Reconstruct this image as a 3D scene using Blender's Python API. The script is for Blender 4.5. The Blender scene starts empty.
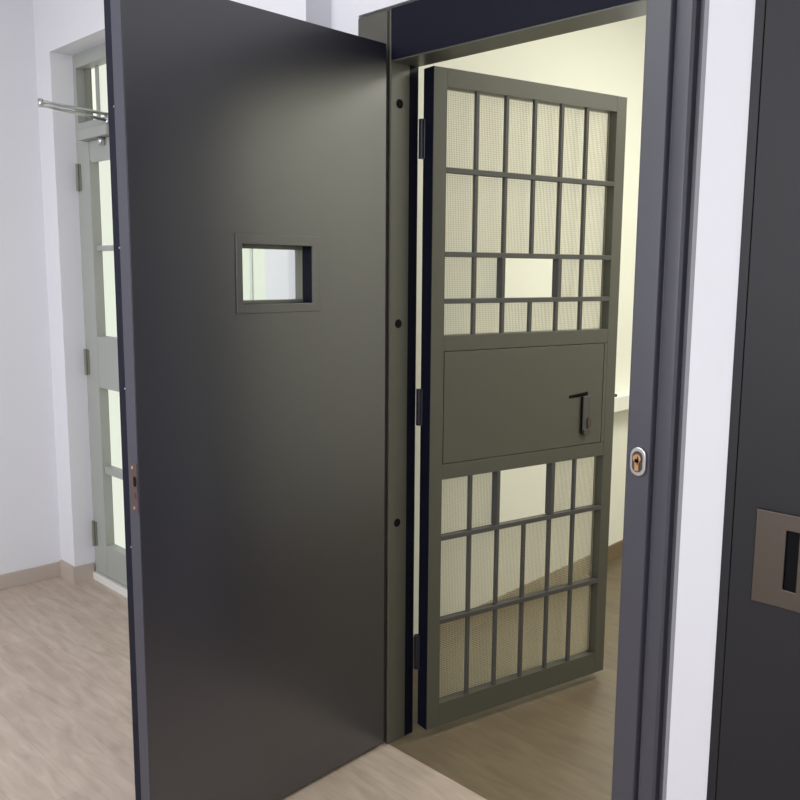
import bpy, bmesh, math
from mathutils import Matrix, Vector

sc = bpy.context.scene
COL = sc.collection
sc.view_settings.view_transform = 'Standard'
sc.view_settings.look = 'None'

# ------------------------------------------------------------------ camera
R = [[0.6948446, -0.1082377, 0.7109681],
     [0.7191299, 0.0955414, -0.6882761],
     [0.0065705, 0.9895233, 0.1442234]]
CAM = Vector((1.96011, -1.85687, 1.54))
cd = bpy.data.cameras.new('camera')
cd.sensor_width = 36; cd.lens = 878 / 800 * 36
cd.clip_start = 0.02
cam = bpy.data.objects.new('camera', cd)
m = Matrix(R).to_4x4(); m.translation = CAM
cam.matrix_world = m
COL.objects.link(cam); sc.camera = cam

# ------------------------------------------------------------------ materials
def nodes(name):
    mt = bpy.data.materials.new(name); mt.use_nodes = True
    nt = mt.node_tree
    return mt, nt, nt.nodes['Principled BSDF']

def paint(name, col, rough=0.5, metal=0.0, spec=0.5, var=0.04, bump=0.02, scale=60, coat=0.0, coat_r=0.2):
    mt, nt, b = nodes(name)
    tc = nt.nodes.new('ShaderNodeTexCoord')
    n = nt.nodes.new('ShaderNodeTexNoise'); n.inputs['Scale'].default_value = scale; n.inputs['Detail'].default_value = 4
    n2 = nt.nodes.new('ShaderNodeTexNoise'); n2.inputs['Scale'].default_value = 2.2; n2.inputs['Detail'].default_value = 3
    mx = nt.nodes.new('ShaderNodeMix'); mx.data_type = 'RGBA'
    mx.inputs[6].default_value = tuple(c * (1 - var) for c in col) + (1,)
    mx.inputs[7].default_value = tuple(min(1, c * (1 + var)) for c in col) + (1,)
    bp = nt.nodes.new('ShaderNodeBump'); bp.inputs['Strength'].default_value = bump; bp.inputs['Distance'].default_value = 0.002
    L = nt.links.new
    L(tc.outputs['Object'], n.inputs['Vector']); L(tc.outputs['Object'], n2.inputs['Vector'])
    L(n2.outputs['Fac'], mx.inputs['Factor']); L(mx.outputs[2], b.inputs['Base Color'])
    L(n.outputs['Fac'], bp.inputs['Height']); L(bp.outputs['Normal'], b.inputs['Normal'])
    b.inputs['Roughness'].default_value = rough; b.inputs['Metallic'].default_value = metal
    b.inputs['Specular IOR Level'].default_value = spec
    b.inputs['Coat Weight'].default_value = coat; b.inputs['Coat Roughness'].default_value = coat_r
    return mt

def glass(name, tint=(0.95, 0.97, 0.95), refl=0.06):
    mt = bpy.data.materials.new(name); mt.use_nodes = True
    nt = mt.node_tree; nt.nodes.clear()
    o = nt.nodes.new('ShaderNodeOutputMaterial'); t = nt.nodes.new('ShaderNodeBsdfTransparent')
    g = nt.nodes.new('ShaderNodeBsdfGlossy'); mx = nt.nodes.new('ShaderNodeMixShader')
    t.inputs[0].default_value = tint + (1,); g.inputs['Roughness'].default_value = 0.02
    mx.inputs[0].default_value = refl
    nt.links.new(t.outputs[0], mx.inputs[1]); nt.links.new(g.outputs[0], mx.inputs[2]); nt.links.new(mx.outputs[0], o.inputs[0])
    return mt

def wood_floor(name, c1, c2, rough=0.45):
    mt, nt, b = nodes(name); L = nt.links.new
    tc = nt.nodes.new('ShaderNodeTexCoord')
    br = nt.nodes.new('ShaderNodeTexBrick')
    br.offset = 0.37; br.inputs['Scale'].default_value = 1.0
    br.inputs['Brick Width'].default_value = 1.2; br.inputs['Row Height'].default_value = 0.17
    br.inputs['Mortar Size'].default_value = 0.0015; br.inputs['Mortar Smooth'].default_value = 0.3
    br.inputs['Color1'].default_value = tuple(c1) + (1,); br.inputs['Color2'].default_value = tuple(c2) + (1,)
    br.inputs['Mortar'].default_value = tuple(x * 0.80 for x in c1) + (1,)
    mp = nt.nodes.new('ShaderNodeMapping'); mp.inputs['Scale'].default_value = (3.0, 14, 1)
    n = nt.nodes.new('ShaderNodeTexNoise'); n.inputs['Scale'].default_value = 2.0; n.inputs['Detail'].default_value = 6; n.inputs['Distortion'].default_value = 0.6
    cr = nt.nodes.new('ShaderNodeValToRGB')
    cr.color_ramp.elements[0].position = 0.3; cr.color_ramp.elements[0].color = (0.80, 0.78, 0.76, 1)
    cr.color_ramp.elements[1].position = 0.7; cr.color_ramp.elements[1].color = (1.12, 1.12, 1.12, 1)
    mx = nt.nodes.new('ShaderNodeMix'); mx.data_type = 'RGBA'; mx.blend_type = 'MULTIPLY'; mx.inputs['Factor'].default_value = 0.9
    L(tc.outputs['Object'], br.inputs['Vector']); L(tc.outputs['Object'], mp.inputs['Vector']); L(mp.outputs[0], n.inputs['Vector'])
    L(n.outputs['Fac'], cr.inputs[0]); L(br.outputs['Color'], mx.inputs[6]); L(cr.outputs[0], mx.inputs[7])
    L(mx.outputs[2], b.inputs['Base Color'])
    b.inputs['Roughness'].default_value = rough
    return mt

def srgb(r, g, b):
    f = lambda c: (c / 255 / 12.92) if c <= 10 else ((c / 255 + 0.055) / 1.055) ** 2.4
    return (f(r), f(g), f(b))

M = dict(
    wall=paint('white plaster', srgb(226, 226, 232), 0.8, bump=0.05, var=0.015, spec=0.2),
    cellwall=paint('cream plaster', srgb(238, 238, 228), 0.8, bump=0.05, var=0.015, spec=0.2),
    ceil=paint('ceiling white', srgb(235, 235, 235), 0.9, spec=0.1),
    floor=wood_floor('grey oak boards', srgb(188, 172, 158), srgb(180, 164, 150)),
    cfloor=wood_floor('brown boards darkened for shade', srgb(116, 103, 82), srgb(109, 96, 76)),  # brown deepened to carry the dimmer light near the cell floor
    skirt=paint('grey wood skirting', srgb(184, 172, 162), 0.5, var=0.12, scale=20),
    cskirt=paint('brown skirting', srgb(122, 104, 82), 0.5, var=0.1, scale=20),
    leaf=paint('dark steel paint', (0.014, 0.014, 0.023), 0.30, metal=0.0, spec=1.45, var=0.03, bump=0.03, scale=350),
    navy=paint('navy black steel and recess shade', (0.006, 0.007, 0.016), 0.5, spec=0.12, scale=350),
    edge=paint('slate steel edge', (0.045, 0.045, 0.062), 0.4, spec=0.4, scale=350),
    frame=paint('slate steel frame', (0.058, 0.057, 0.076), 0.38, spec=0.6, var=0.03, bump=0.06, scale=350),
    olive=paint('dark grey steel gate and warm-lit frame', (0.078, 0.076, 0.059), 0.4, spec=0.6, var=0.03, bump=0.03, scale=350),
    bar=paint('dark grey steel bars', (0.070, 0.068, 0.066), 0.42, spec=0.5, scale=350),
    black=paint('black void', (0.004, 0.004, 0.005), 0.7, spec=0.1),
    hinge=paint('black hinge', (0.010, 0.010, 0.016), 0.4, spec=0.4),
    wire=paint('woven wire', srgb(205, 198, 170), 0.5, metal=0.2),
    steel=paint('brushed steel', (0.60, 0.60, 0.60), 0.28, metal=1.0, var=0.08, scale=90),
    satin=paint('worn stainless', (0.115, 0.10, 0.088), 0.36, metal=1.0, var=0.15, scale=40),
    brass=paint('brass', (0.70, 0.42, 0.22), 0.3, metal=1.0),
    copper=paint('copper strike plate', (0.12, 0.075, 0.07), 0.45, metal=0.6, var=0.3, scale=80),
    grey=paint('grey door paint', srgb(162, 165, 160), 0.45, spec=0.5, scale=200),
    greyd=paint('darker grey paint', srgb(122, 124, 112), 0.5, spec=0.4, scale=200),  # darker grey for transom post, hinges and slot lining
    white=paint('white gloss', srgb(240, 240, 236), 0.4, scale=100),
    seal=paint('grey sealant', srgb(140, 140, 146), 0.6),
    dark2=paint('charcoal steel door', (0.017, 0.017, 0.021), 0.45, spec=0.3, var=0.03, bump=0.03, scale=350),
    glass=glass('clear glass'),
    threshold=paint('white threshold', srgb(222, 220, 216), 0.5),
)
def emit(name, col, s):
    mt = bpy.data.materials.new(name); mt.use_nodes = True
    b = mt.node_tree.nodes['Principled BSDF']
    b.inputs['Emission Color'].default_value = tuple(col) + (1,); b.inputs['Emission Strength'].default_value = s
    b.inputs['Base Color'].default_value = (0.8, 0.8, 0.8, 1)
    return mt
M['lamp_cool'] = emit('ceiling lamp cool', (0.93, 0.95, 1.0), 3)
M['lamp_warm'] = emit('ceiling lamp warm', (1.0, 0.97, 0.84), 3)

# ------------------------------------------------------------------ mesh helpers
class MB:
    def __init__(s): s.bm = bmesh.new()
    def box(s, x0, x1, y0, y1, z0, z1):
        vs = [s.bm.verts.new(p) for p in ((x0,y0,z0),(x1,y0,z0),(x1,y1,z0),(x0,y1,z0),(x0,y0,z1),(x1,y0,z1),(x1,y1,z1),(x0,y1,z1))]
        for f in ((0,3,2,1),(4,5,6,7),(0,1,5,4),(1,2,6,5),(2,3,7,6),(3,0,4,7)): s.bm.faces.new([vs[i] for i in f])
        return s
    def ring(s, x0, x1, z0, z1, hx0, hx1, hz0, hz1, y0, y1):
        """slab in the XZ plane between y0 and y1 with a rectangular hole, one closed surface"""
        O = ((x0,z0),(x1,z0),(x1,z1),(x0,z1)); I = ((hx0,hz0),(hx1,hz0),(hx1,hz1),(hx0,hz1))
        v = {}
        for k, y in ((0,y0),(1,y1)):
            for t, P in (('o',O),('i',I)):
                for i, p in enumerate(P): v[k,t,i] = s.bm.verts.new((p[0], y, p[1]))
        for i in range(4):
            j = (i+1) % 4
            s.bm.faces.new((v[0,'o',i], v[0,'o',j], v[0,'i',j], v[0,'i',i]))
            s.bm.faces.new((v[1,'o',j], v[1,'o',i], v[1,'i',i], v[1,'i',j]))
            s.bm.faces.new((v[0,'o',j], v[0,'o',i], v[1,'o',i], v[1,'o',j]))
            s.bm.faces.new((v[0,'i',i], v[0,'i',j], v[1,'i',j], v[1,'i',i]))
        return s
    def cyl(s, c, r, h, axis='z', n=24, r2=None):
        """cylinder centred on c, length h along axis"""
        rot = {'z': Matrix.Identity(4), 'y': Matrix.Rotation(-math.pi/2, 4, 'X'), 'x': Matrix.Rotation(math.pi/2, 4, 'Y')}[axis]
        bmesh.ops.create_cone(s.bm, cap_ends=True, segments=n, radius1=r, radius2=r if r2 is None else r2, depth=h, matrix=Matrix.Translation(c) @ rot)
        return s
    def prism(s, prof, axis, a, b):
        """extrude a closed 2D outline along an axis (z: outline in xy; y: outline in xz; x: outline in yz)"""
        def P(p, t): return {'z': (p[0],p[1],t), 'y': (p[0],t,p[1]), 'x': (t,p[0],p[1])}[axis]
        A = [s.bm.verts.new(P(p,a)) for p in prof]; B = [s.bm.verts.new(P(p,b)) for p in prof]
        s.bm.faces.new(A); s.bm.faces.new(B[::-1])
        for i in range(len(prof)):
            j = (i+1) % len(prof)
            s.bm.faces.new((A[i],B[i],B[j],A[j]))
        return s
    def rod(s, p, q, r, n=12):
        p, q = Vector(p), Vector(q); d = q - p
        mt = Matrix.Translation((p+q)/2) @ d.to_track_quat('Z','Y').to_matrix().to_4x4()
        bmesh.ops.create_cone(s.bm, cap_ends=True, segments=n, radius1=r, radius2=r, depth=d.length, matrix=mt)
        return s
    def obj(s, name, mat, parent=None, bevel=0, seg=2, smooth=False):
        bmesh.ops.recalc_face_normals(s.bm, faces=s.bm.faces)
        me = bpy.data.meshes.new(name); s.bm.to_mesh(me); s.bm.free()
        me.materials.append(M[mat])
        if smooth:
            for p in me.polygons: p.use_smooth = len(p.vertices) == 4
        o = bpy.data.objects.new(name, me); COL.objects.link(o)
        if parent is not None: o.parent = parent
        if bevel:
            b = o.modifiers.new('bevel', 'BEVEL'); b.width = bevel; b.segments = seg; b.limit_method = 'ANGLE'; b.harden_normals = True
            for p in me.polygons: p.use_smooth = True
        return o

def tag(o, label, cat, group=None, kind=None):
    o['label'] = label; o['category'] = cat
    if group: o['group'] = group
    if kind: o['kind'] = kind
    return o
def thing(name, loc, rz, label, cat, group=None, kind=None):
    o = bpy.data.objects.new(name, None); COL.objects.link(o)
    o.location = loc; o.rotation_euler = (0, 0, rz); o.empty_display_size = 0.1
    return tag(o, label, cat, group, kind)
def stadium(cx, cz, w, h, n=10):
    r = w/2; pts = []
    for k in range(n+1):
        a = math.pi * k / n; pts.append((cx + r*math.cos(a), cz + (h/2 - r) + r*math.sin(a)))
    for k in range(n+1):
        a = math.pi + math.pi * k / n; pts.append((cx + r*math.cos(a), cz - (h/2 - r) + r*math.sin(a)))
    return pts

# ------------------------------------------------------------------ the two rooms
XL, XR, YB, CZ = -2.325, 3.0, -4.2, 2.95      # hall where the camera stands
CXR, CYF = 2.1, 4.4                           # cell behind the gate
def cellx(y): return -0.385 - 0.075*y         # cell's left wall runs slightly askew

b = MB(); b.box(XL-0.2, XR+0.2, YB-0.2, 0.0, -0.1, 0)
tag(b.obj('floor', 'floor'), 'grey oak board floor', 'floor', kind='structure')
b = MB(); b.box(XL-0.2, XR+0.2, YB-0.2, CYF+0.2, CZ, CZ+0.1)
tag(b.obj('ceiling', 'ceil'), 'plain white ceiling', 'ceiling', kind='structure')

b = MB(); b.box(-1.2, CXR+0.2, 0.0, CYF+0.2, -0.1, 0)
tag(b.obj('floor_cell', 'cfloor'), 'brown board floor of the inner room, darkened for shade', 'floor', kind='structure')
b = MB(); b.box(XL-0.2, -1.2, 0.0, 0.062, -0.1, 0)
tag(b.obj('trim_2', 'threshold'), 'slab under the glazed door recess', 'threshold', kind='structure')
# front wall (holds the doors). step at x=-0.28 hidden by the steel door
RX0, RX1, RZ1 = -2.165, -1.15, 2.523          # recess of the glazed door
WX0, WX1, WZ0, WZ1 = -0.98, -0.515, 0.9, 2.3  # small window
b = MB()
b.box(XL-0.2, RX0, -0.1, 0.062, 0, CZ)
b.box(RX0, RX1, -0.1, 0.062, RZ1, CZ)
b.box(RX1, WX0, -0.1, 0.0, 0, CZ)
b.box(WX0, WX1, -0.1, 0.0, 0, WZ0)
b.box(WX0, WX1, -0.1, 0.0, WZ1, CZ)
b.box(WX1, -0.28, -0.1, 0.0, 0, CZ)
b.box(-0.62, -0.28, 0.0, 0.25, 0, CZ)
b.box(-0.28, -0.15, 0, 0.103, 0, CZ)
b.box(-0.15, 0.986, 0.0, 0.103, 2.31, CZ)
b.box(0.986, 1.092, 0, 0.19, 0, CZ)
b.box(1.092, 2.06, 0, 0.19, 2.32, CZ)
b.box(2.06, XR+0.2, 0, 0.19, 0, CZ)
tag(b.obj('wall_front', 'wall'), 'white plastered wall holding all the doorways', 'wall', kind='structure')
# left end wall
b = MB(); b.box(XL-0.2, XL, YB, -0.1, 0, CZ)
tag(b.obj('wall_left', 'wall'), 'white end wall at left of the picture', 'wall', kind='structure')
b = MB(); b.box(XR, XR+0.2, YB, 0, 0, CZ)
tag(b.obj('wall_right', 'wall'), 'white wall of the hall, right side', 'wall', kind='structure')
b = MB()
b.ring(XL-0.2, XR+0.2, 0, CZ, -1.2, 2.3, 0.9, 2.6, YB-0.2, YB)
tag(b.obj('wall_back', 'wall'), 'white hall wall behind the viewer', 'wall', kind='structure')
# window in the back wall
w = thing('window_2', (0.55, YB-0.1, 0.9), 0, 'wide window in the wall behind the viewer', 'window', kind='structure')
b = MB()
for k in range(5):
    x = -1.75 + k*0.875; b.box(max(-1.75, x-0.03), min(1.75, x+0.03), -0.03, 0.03, 0, 1.7)
b.box(-1.75, 1.75, -0.03, 0.03, 0, 0.05); b.box(-1.75, 1.75, -0.03, 0.03, 1.65, 1.7)
b.obj('window_frame', 'white', w)
MB().box(-1.74, 1.74, -0.004, 0.004, 0.02, 1.68).obj('window_pane', 'glass', w)

# skirting
b = MB(); b.box(XL, XL+0.012, YB, -0.1, 0, 0.075)
tag(b.obj('baseboard_left', 'skirt', bevel=0.002), 'low grey wood skirting on the left end wall', 'skirting', kind='structure')
b = MB(); b.box(XL+0.012, RX0+0.002, -0.112, -0.1, 0, 0.085); b.box(RX0, RX0+0.012, -0.112, -0.005, 0, 0.085); b.box(RX1, -0.3, -0.112, -0.1, 0, 0.085)
tag(b.obj('baseboard_front', 'skirt'), 'grey wood skirting turning into the glazed door recess', 'skirting', kind='structure')

# cell shell
def skew(b, y0, y1, off, th, z0, z1):
    b.prism([(cellx(y0)+off-th, y0), (cellx(y0)+off, y0), (cellx(y1)+off, y1), (cellx(y1)+off-th, y1)], 'z', z0, z1)
CWY0, CWY1, CWZ0, CWZ1 = 2.50, 3.75, 0.885, 2.25
b = MB()
skew(b, 0.19, CWY0, 0, 0.25, 0, CZ); skew(b, CWY1, CYF, 0, 0.25, 0, CZ)
skew(b, CWY0, CWY1, 0, 0.25, 0, CWZ0); skew(b, CWY0, CWY1, 0, 0.25, CWZ1, CZ)
tag(b.obj('wall_cell_left', 'cellwall'), 'cream side wall of the inner room, seen through the gate', 'wall', kind='structure')
b = MB(); b.box(-1.2, CXR+0.2, CYF, CYF+0.2, 0, CZ)
tag(b.obj('wall_cell_back', 'cellwall'), 'cream end wall of the inner room', 'wall', kind='structure')
b = MB(); b.box(CXR, CXR+0.2, 0.19, CYF, 0, CZ)
tag(b.obj('wall_cell_right', 'cellwall'), 'cream side wall of the inner room, hidden side', 'wall', kind='structure')
b = MB(); skew(b, 0.25, CYF, 0.013, 0.013, 0, 0.082)
tag(b.obj('baseboard_cell', 'cskirt'), 'brown skirting of the inner room', 'skirting', kind='structure')
w = thing('window_3', (cellx(3.1)-0.15, 3.12, CWZ0), math.radians(90+4.3), 'bright window of the inner room', 'window', kind='structure')
b = MB()
for x in (-0.6, 0, 0.6): b.box(x-0.03, x+0.03, -0.03, 0.03, 0, CWZ1-CWZ0)
b.box(-0.62, 0.62, -0.03, 0.03, 0, 0.05); b.box(-0.62, 0.62, -0.03, 0.03, CWZ1-CWZ0-0.05, CWZ1-CWZ0)
b.obj('window_frame', 'white', w)
MB().box(-0.6, 0.6, -0.003, 0.003, 0.03, 1.33).obj('window_pane', 'glass', w)
b = MB(); skew(b, 1.88, 3.9, 0.09, 0.10, 0.84, 0.918)
tag(b.obj('window_sill', 'white', bevel=0.004), 'thick white window sill in the inner room, between the gate and the door jamb', 'sill', kind='thing')

# small white window beside the glazed door
w = thing('window_1', ((WX0+WX1)/2, -0.04, WZ0), 0, 'narrow bright window glimpsed through the viewing slot of the steel door', 'window', kind='structure')
hw = (WX1-WX0)/2; hh = WZ1-WZ0
b = MB(); b.ring(-hw, hw, 0, hh, -hw+0.03, hw-0.02, 0.04, hh-0.04, -0.03, 0.02); b.box(hw-0.185, hw-0.170, 0.004, 0.010, 0.04, hh-0.04)
b.obj('window_frame', 'white', w)
MB().box(-hw+0.03, hw-0.02, -0.003, 0.003, 0.04, hh-0.04).obj('window_pane', 'glass', w)

# ------------------------------------------------------------------ doorway frame
HZ = 2.152
f = thing('trim_3', (0.415, 0.05, 0), 0, 'slate grey steel door frame around the opening of the barred gate', 'door frame', kind='structure')
def P(pts): return [(x-0.415, y-0.05) for x, y in pts]
# right jamb: flat band with cylinder, groove, raised moulding, dark return
b = MB()
b.prism(P([(0.837,0.0),(0.839,-0.002),(0.899,-0.002),(0.903,0.002),(0.906,0.012),(0.911,0.012),(0.914,0.000),(0.919,-0.008),(0.926,-0.010),(0.955,-0.010),(0.962,-0.005),(0.965,0.010),(0.979,0.010),(0.979,0.104),(0.837,0.104)]), 'z', 0, 2.30)
b.obj('jamb', 'frame', f, bevel=0.0012)
b = MB(); b.box(0.9795-0.415, 0.989-0.415, -0.05-0.001, -0.03, 0, 2.33)
b.obj('sealant', 'seal', f)
# left jamb
b = MB()
b.prism(P([(-0.15,-0.002),(-0.022,-0.002),(-0.018,0.006),(-0.012,0.006),(-0.008,-0.004),(-0.002,-0.006),(0.0,-0.003),(0.0,0.072),(-0.15,0.072)]), 'z', 0, 2.30)
b.obj('jamb', 'olive', f, bevel=0.001)  # olive puts the cell's warm light into the reveal's colour
b = MB(); b.box(-0.15-0.415, -0.0025-0.415, 0.0225, 0.062, 0, 2.30)
b.obj('rebate_strip', 'navy', f)  # near-black colour stands in for the shadow inside the rebate
# header
b = MB()
b.prism([(-0.052, HZ), (0.022, HZ), (0.022, 2.30), (-0.052, 2.30)], 'x', 0.0005-0.415, 0.8365-0.415)
b.obj('header', 'olive', f)  # olive instead of slate: soffit lit from the cell, put into the colour
MB().box(0.0005-0.415, 0.8365-0.415, 0.0225, 0.054, HZ+0.001, 2.30).obj('rebate_strip', 'olive', f)
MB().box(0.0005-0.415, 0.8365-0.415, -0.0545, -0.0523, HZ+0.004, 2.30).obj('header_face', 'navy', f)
for z in (2.037, 1.382, 0.747):
    MB().cyl((0.0003-0.415, 0.031-0.05, z), 0.0135, 0.002, 'x').obj('bolt_hole', 'black', f)
# key cylinder on the right jamb
b = MB(); b.prism(stadium(0.873-0.415, 1.093, 0.044, 0.072), 'y', -0.060, -0.051)
k = b.obj('lock_escutcheon', 'steel', f, bevel=0.003, seg=3)
b = MB(); b.prism(stadium(0.873-0.415, 1.093, 0.028, 0.052), 'y', -0.0606, -0.0596); b.obj('escutcheon_recess', 'satin', k)
b = MB(); b.cyl((0.873-0.415, -0.0605, 1.101), 0.0105, 0.006, 'y'); b.box(0.8675-0.415, 0.8785-0.415, -0.0635, -0.0575, 1.071, 1.100)
b.obj('key_cylinder', 'brass', k)
MB().box(0.8740-0.415, 0.8765-0.415, -0.0642, -0.0632, 1.086, 1.106).obj('keyway', 'black', k)

# ------------------------------------------------------------------ open steel door leaf
d = thing('steel_door', (-0.004, -0.02, 0), math.radians(273), 'large charcoal steel door swung open towards the viewer, with a small viewing slot', 'door', kind='thing')
VX0, VX1, VZ0, VZ1 = 0.296, 0.536, 1.453, 1.6095
MB().ring(0.0, 0.853, 0.015, 2.20, VX0, VX1, VZ0, VZ1, -0.045, 0.0).obj('door_panel', 'leaf', d, bevel=0.0012)
MB().ring(0.0, 0.852, 0.015, 2.20, VX0-0.02, VX1+0.02, VZ0-0.02, VZ1+0.02, -0.078, -0.0455).obj('outer_skin', 'navy', d)
MB().box(0.8532, 0.8545, -0.0445, -0.001, 0.02, 2.195).obj('edge_strip', 'edge', d)
v = MB().ring(0.2695, 0.5555, 1.4295, 1.637, VX0+0.0005, VX1-0.0005, VZ0+0.0005, VZ1-0.0005, 0.0002, 0.0035).obj('viewing_slot_frame', 'leaf', d, bevel=0.0015)
MB().ring(VX0, VX1, VZ0, VZ1, VX0+0.001, VX1-0.001, VZ0+0.001, VZ1-0.001, -0.0368, -0.0005).obj('slot_rim', 'navy', v)
MB().box(VX0+0.003, VX1-0.003, -0.0500, -0.0480, VZ0+0.009, VZ1-0.010).obj('pane', 'glass', v)
b = MB(); b.ring(VX0-0.012, VX1+0.012, VZ0-0.012, VZ1+0.012, VX0+0.003, VX1-0.003, VZ0+0.009, VZ1-0.010, -0.068, -0.0458)
b.ring(VX0+0.0012, VX1-0.0012, VZ0+0.0012, VZ1-0.0012, VX0+0.003, VX1-0.003, VZ0+0.009, VZ1-0.010, -0.0458, -0.037)
b.obj('slot_lining', 'greyd', v)
# strike plate on the free edge
b = MB(); b.box(0.8546, 0.8562, -0.036, -0.004, 0.955, 1.080)
k = b.obj('lock_plate', 'copper', d, bevel=0.0008)
b = MB(); b.prism([(y, z) for y, z in stadium(-0.014, 1.034, 0.013, 0.026)], 'x', 0.8562, 0.8568)
b.obj('latch_hole', 'black', k)
MB().cyl((0.8566, -0.018, 0.9995), 0.0075, 0.0012, 'x').obj('key_hole', 'satin', k)
for y, z in ((-0.022, 1.068), (-0.018, 0.968)): MB().cyl((0.857, y, z), 0.004, 0.002, 'x', 12).obj('screw', 'steel', k)
for z in (1.912, 1.592, 1.258, 0.864): MB().cyl((0.8552, -0.0445, z), 0.0022, 0.002, 'x', 10).obj('rivet', 'steel', d)
for z in (0.35, 1.12, 1.92):
    b = MB(); b.cyl((-0.004, -0.088, z), 0.009, 0.12, 'z', 16); b.box(-0.002, 0.04, -0.081, -0.078, z-0.06, z+0.06)
    b.obj('hinge', 'hinge', d, smooth=False)

# ------------------------------------------------------------------ barred gate
g = thing('barred_gate', (0.062, 0.12, 0), math.radians(79.5), 'dark grey steel gate and warm-lit frame of vertical bars backed by wire mesh, swung into the inner room', 'gate', kind='thing')
TH = 0.045; GB = 0.03; GT = 2.15; GW = 0.827
MB().box(-0.005, 0.045, 0, TH, GB, GT).obj('stile', 'olive', g, bevel=0.001)
MB().box(0.779, GW, 0, TH, GB, GT).obj('stile', 'olive', g, bevel=0.001)
MB().box(-0.0062, -0.005, 0.001, 0.052, GB, GT).obj('edge_face', 'navy', g)
X0, X1 = 0.0455, 0.7785
MB().box(X0, X1, 0, TH, 2.097, GT).obj('rail', 'olive', g)
MB().box(X0, X1, 0, TH, 1.293, 1.342).obj('rail', 'olive', g, bevel=0.001)
MB().box(X0, X1, 0, TH, 0.878, 0.927).obj('rail', 'olive', g, bevel=0.001)
MB().box(X0, X1, 0, TH, GB, 0.11).obj('rail', 'olive', g)
for z in (1.851, 1.5955, 1.4500, 0.6815, 0.397):
    MB().box(X0, X1, 0.0, 0.024, z-0.008, z+0.008).obj('rail', 'bar', g, bevel=0.0012)
MB().box(X0+0.003, X1-0.016, 0.0005, 0.04, 0.9295, 1.2905).obj('centre_panel', 'olive', g, bevel=0.001)
MB().box(X1-0.0135, X1, 0.0005, 0.04, 0.9285, 1.2915).obj('panel_edge_strip', 'olive', g)
b = MB(); b.box(X0, X1, 0.0405, 0.0425, 0.928, 1.292)
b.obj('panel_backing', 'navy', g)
BX = (0.1665, 0.287, 0.4075, 0.527, 0.643)
def bars(z0, z1, xs):
    for x in xs: MB().box(x-0.006, x+0.006, 0.003, 0.016, z0, z1).obj('bar', 'bar', g, bevel=0.001)
bars(1.859, 2.097, BX); bars(1.6035, 1.843, BX); bars(1.342, 1.442, BX)
bars(1.458, 1.5875, (BX[0], BX[4])); bars(0.6895, 0.878, (BX[0], BX[4]))
bars(0.405, 0.6735, BX); bars(0.11, 0.389, BX)
def slotframe(z0, z1):
    for x0, x1 in ((0.277, 0.290), (0.525, 0.541)):
        MB().box(x0, x1, 0.0, 0.030, z0, z1).obj('slot_post', 'bar', g, bevel=0.001)
slotframe(1.458, 1.5875); slotframe(0.6895, 0.878)
# woven wire mesh, one part per run of mesh
def mesh_part(z0, z1, hole=None, pitch=0.0065, r=0.0006, y=0.033, x0=X0, x1=X1):
    if hole:
        mesh_part(z0, z1, x1=hole[0]); mesh_part(z0, z1, x0=hole[1]); return
    b = MB()
    n = int((x1-x0)/pitch)
    for i in range(n+1):
        x = x0 + pitch*(i+0.5)
        if x > x1: break
        b.box(x-r, x+r, y, y+2*r, z0, z1)
    k = 0; z = z0 + pitch/2
    while z < z1:
        b.box(x0, x1, y-r, y+r, z-r, z+r)
        z += pitch
    b.obj('wire_mesh', 'wire', g)
H = (0.283, 0.531)
mesh_part(1.5955, 2.097); mesh_part(1.450, 1.5955, H); mesh_part(1.342, 1.450)
mesh_part(0.6815, 0.878, H); mesh_part(0.11, 0.6815)
# latch: black slot, lever plate, cylinder
MB().prism([(0.596,1.102),(0.640,1.103),(0.688,1.108),(0.688,1.1205),(0.596,1.112)], 'y', -0.0006, 0.0004).obj('latch_slot', 'black', g)
b = MB(); b.prism([(0.660,1.104),(0.700,1.107)] + [(0.680+0.020*math.cos(-a*math.pi/10), 0.985+0.022*math.sin(-a*math.pi/10)) for a in range(11)], 'y', -0.009, -0.001)
lv = b.obj('latch_lever', 'bar', g, bevel=0.002)
MB().box(0.656, 0.661, -0.006, -0.0006, 0.972, 1.104).obj('lever_edge', 'black', lv)
b = MB(); b.prism(stadium(0.690, 1.008, 0.020, 0.040), 'y', -0.013, -0.009)
b.obj('lock_cylinder', 'satin', lv, bevel=0.001)
b = MB(); b.prism([(0.662,0.985),(0.698,0.985)] + [(0.680+0.018*math.cos(-a*math.pi/10), 0.980+0.020*math.sin(-a*math.pi/10)) for a in range(11)], 'y', -0.0135, -0.0092)
b.obj('thumb_lip', 'satin', lv, bevel=0.001)
MB().cyl((GW+0.010, 0.012, 1.094), 0.006, 0.020, 'x', 14).obj('bolt', 'satin', g)
# hinges between jamb and gate: knuckles reach from the jamb strip to the gate stile
inv = g_inv = Matrix.Translation((0.062, 0.12, 0)) @ Matrix.Rotation(math.radians(79.5), 4, 'Z'); inv = inv.inverted()
for z in (1.944, 1.112, 0.286):
    b = MB(); c = inv @ Vector((0.0065, 0.1215, z)); b.cyl((c.x, c.y, z-0.030), 0.0095, 0.058, 'z', 18); b.cyl((c.x, c.y, z+0.030), 0.0095, 0.058, 'z', 18); b.cyl((c.x, c.y, z), 0.008, 0.006, 'z', 18)
    p = inv @ Vector((-0.001, 0.1135, z)); q = inv @ Vector((0.018, 0.123, z))
    b.prism([(p.x-0.001, p.y-0.001), (q.x, q.y-0.002), (q.x, q.y+0.002), (p.x+0.002, p.y+0.003)], 'z', z-0.059, z+0.059)
    b.obj('hinge', 'hinge', g)

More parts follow.
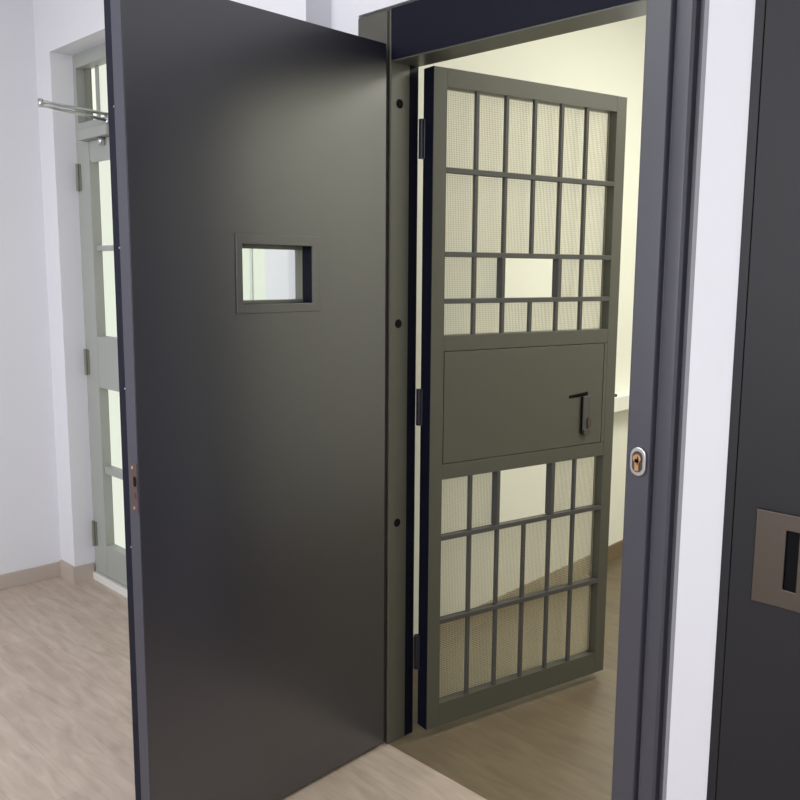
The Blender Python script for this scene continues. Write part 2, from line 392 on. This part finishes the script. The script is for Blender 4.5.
# ------------------------------------------------------------------ grey glazed door in its recess
o = thing('door_1', ((RX0+RX1)/2, 0.005, 0), 0, 'pale grey glazed door with a closer arm, set back in the far left recess', 'door', kind='structure')
ox = -(RX0+RX1)/2; oy = -0.005
def gb(x0, x1, y0, y1, z0, z1, name, mat='grey', par=None, bevel=0.0015, b=None):
    b = b or MB(); b.box(x0+ox, x1+ox, y0+oy, y1+oy, z0, z1); return b.obj(name, mat, par or o, bevel=bevel)
b = MB()
b.box(RX0+ox, RX0+0.028+ox, 0.0, 0.06, 0.03, RZ1); b.box(RX1-0.03+ox, RX1+ox, 0.0, 0.06, 0.03, RZ1)
b.box(RX0+0.028+ox, RX1-0.03+ox, 0.0, 0.06, 2.462, RZ1)
b.box(RX0+0.028+ox, RX1-0.03+ox, 0.0, 0.06, 2.17, 2.215)
b.obj('door_surround', 'grey', o, bevel=0.002)
gb(-2.035, -2.008, 0.050, 0.058, 2.215, 2.462, 'transom_bar')
gb(-1.70, -1.67, 0.050, 0.058, 2.215, 2.462, 'transom_bar')
gb(RX0+0.0285, -2.02, -0.002, 0.045, 0.05, 2.168, 'stile')
gb(RX0+0.0285, -2.085, 0.046, 0.058, 2.215, 2.462, 'transom_post', 'greyd')
gb(-1.30, RX1-0.031, -0.002, 0.045, 0.05, 2.168, 'stile')
gb(-2.0195, -1.3005, 0.0, 0.043, 2.035, 2.168, 'rail')
gb(-2.0195, -1.3005, 0.015, 0.045, 1.628, 1.652, 'rail')
gb(-2.0195, -1.3005, -0.001, 0.045, 0.985, 1.230, 'rail')
gb(-2.0195, -1.3005, 0.008, 0.045, 0.565, 0.60, 'rail')
gb(-2.0195, -1.3005, -0.001, 0.045, 0.05, 0.205, 'rail')
gb(-1.62, -1.59, 0.0, 0.045, 0.206, 0.984, 'muntin'); gb(-1.62, -1.59, 0.0, 0.045, 1.231, 2.034, 'muntin')
gb(-2.02, -1.30, 0.046, 0.050, 0.1, 2.16, 'glass_pane', 'glass', bevel=0)
gb(-2.035, RX1-0.03, 0.059, 0.062, 2.21, 2.46, 'glass_pane', 'glass', bevel=0)
for z in (1.968, 1.100, 0.245):
    b = MB(); b.cyl((-2.128+ox, -0.012+oy, z), 0.008, 0.125, 'z', 14); b.box(-2.150+ox, -2.108+ox, -0.007+oy, -0.0025+oy, z-0.06, z+0.06)
    b.obj('hinge', 'greyd', o)
b = MB(); b.box(RX0, RX1, -0.012, 0.062, 0, 0.038)
tag(b.obj('trim_1', 'threshold', bevel=0.003), 'white threshold under the grey glazed door', 'threshold', kind='structure')
# closer
c = thing('door_closer', (-1.90, -0.002, 2.15), 0, 'grey door closer with thin silver folding arm, on top of the glazed door', 'door closer', kind='thing')
MB().box(-0.135, 0.15, -0.045, 0.004, -0.028, 0.018).obj('closer_body', 'grey', c, bevel=0.004)
MB().box(-0.085, 0.15, -0.008, 0.0, -0.125, -0.030).obj('mounting_plate', 'grey', c, bevel=0.001)
MB().cyl((0.055, -0.022, -0.045), 0.016, 0.034, 'z', 20).obj('cap', 'steel', c, smooth=True)
EL = (0.205, -0.345, 0.055)
b = MB(); b.rod((0.12, -0.02, 0.062), (EL[0], EL[1], EL[2]+0.007), 0.007); b.obj('closer_arm', 'steel', c, smooth=True)
b = MB(); b.rod((0.12, -0.02, 0.036), (EL[0], EL[1], EL[2]-0.007), 0.007); b.obj('closer_arm', 'steel', c, smooth=True)
MB().cyl(EL, 0.010, 0.032, 'z', 18).obj('elbow', 'steel', c, smooth=True)
MB().cyl((0.12, -0.02, 0.036), 0.012, 0.06, 'z', 18).obj('spindle', 'steel', c, smooth=True)

# ------------------------------------------------------------------ charcoal door at right
o = thing('door_2', (1.576, 0.05, 0), 0, 'charcoal steel door with stainless flush pull at the right edge', 'door', kind='structure')
ox, oy = -1.576, -0.05
b = MB(); b.box(1.092+ox, 1.114+ox, -0.004+oy, 0.19+oy, 0, 2.32); b.box(2.035+ox, 2.06+ox, -0.004+oy, 0.19+oy, 0, 2.32); b.box(1.114+ox, 2.035+ox, -0.004+oy, 0.19+oy, 2.29, 2.32)
b.obj('door_surround', 'dark2', o, bevel=0.002)
gb(1.1148, 2.034, -0.003, 0.07, 0.015, 2.287, 'door_panel', 'dark2')
b = MB(); b.ring(1.168+ox, 1.330+ox, 0.830, 1.038, 1.236+ox, 1.262+ox, 0.872, 1.002, -0.012+oy, -0.0035+oy)
pl = b.obj('flush_pull', 'satin', o, bevel=0.0025, seg=3)
b = MB(); b.box(1.2355+ox, 1.2625+ox, -0.006+oy, -0.0032+oy, 0.8715, 1.0025); b.obj('pull_slot', 'black', pl)

# ------------------------------------------------------------------ lights
def area(name, loc, rot, sx, sy, power, col):
    l = bpy.data.lights.new(name, 'AREA'); l.shape = 'RECTANGLE'; l.size = sx; l.size_y = sy; l.energy = power; l.color = col
    a = bpy.data.objects.new(name, l); a.location = loc; a.rotation_euler = rot; COL.objects.link(a); return a
R90 = math.pi/2
area('hall_window_fill', (0.55, YB+0.02, 1.75), (R90, 0, 0), 3.4, 1.6, 82, (0.94, 0.955, 1.0))       # shines +Y, added fill just inside the unseen back window
area('hall_ceiling_fill', (-0.3, -2.2, CZ-0.03), (0, 0, 0), 1.2, 1.2, 34, (0.93, 0.95, 1.0))  # added fill under the hall ceiling, no fixture modelled
area('cell_window_daylight', (cellx(3.1)+0.02, 3.12, 1.57), (0, -R90, 0), 1.3, 1.2, 24, (1.0, 1.0, 0.94))
area('cell_ceiling_fill', (1.15, 1.9, CZ-0.03), (0, 0, 0), 1.0, 1.0, 48, (1.0, 0.985, 0.88))  # added warm fill for the cell, no lamp is seen there
wd = bpy.data.worlds.new('world'); sc.world = wd; wd.use_nodes = True
bg = wd.node_tree.nodes['Background']; bg.inputs[0].default_value = (0.95, 0.97, 0.86, 1); bg.inputs[1].default_value = 1.05
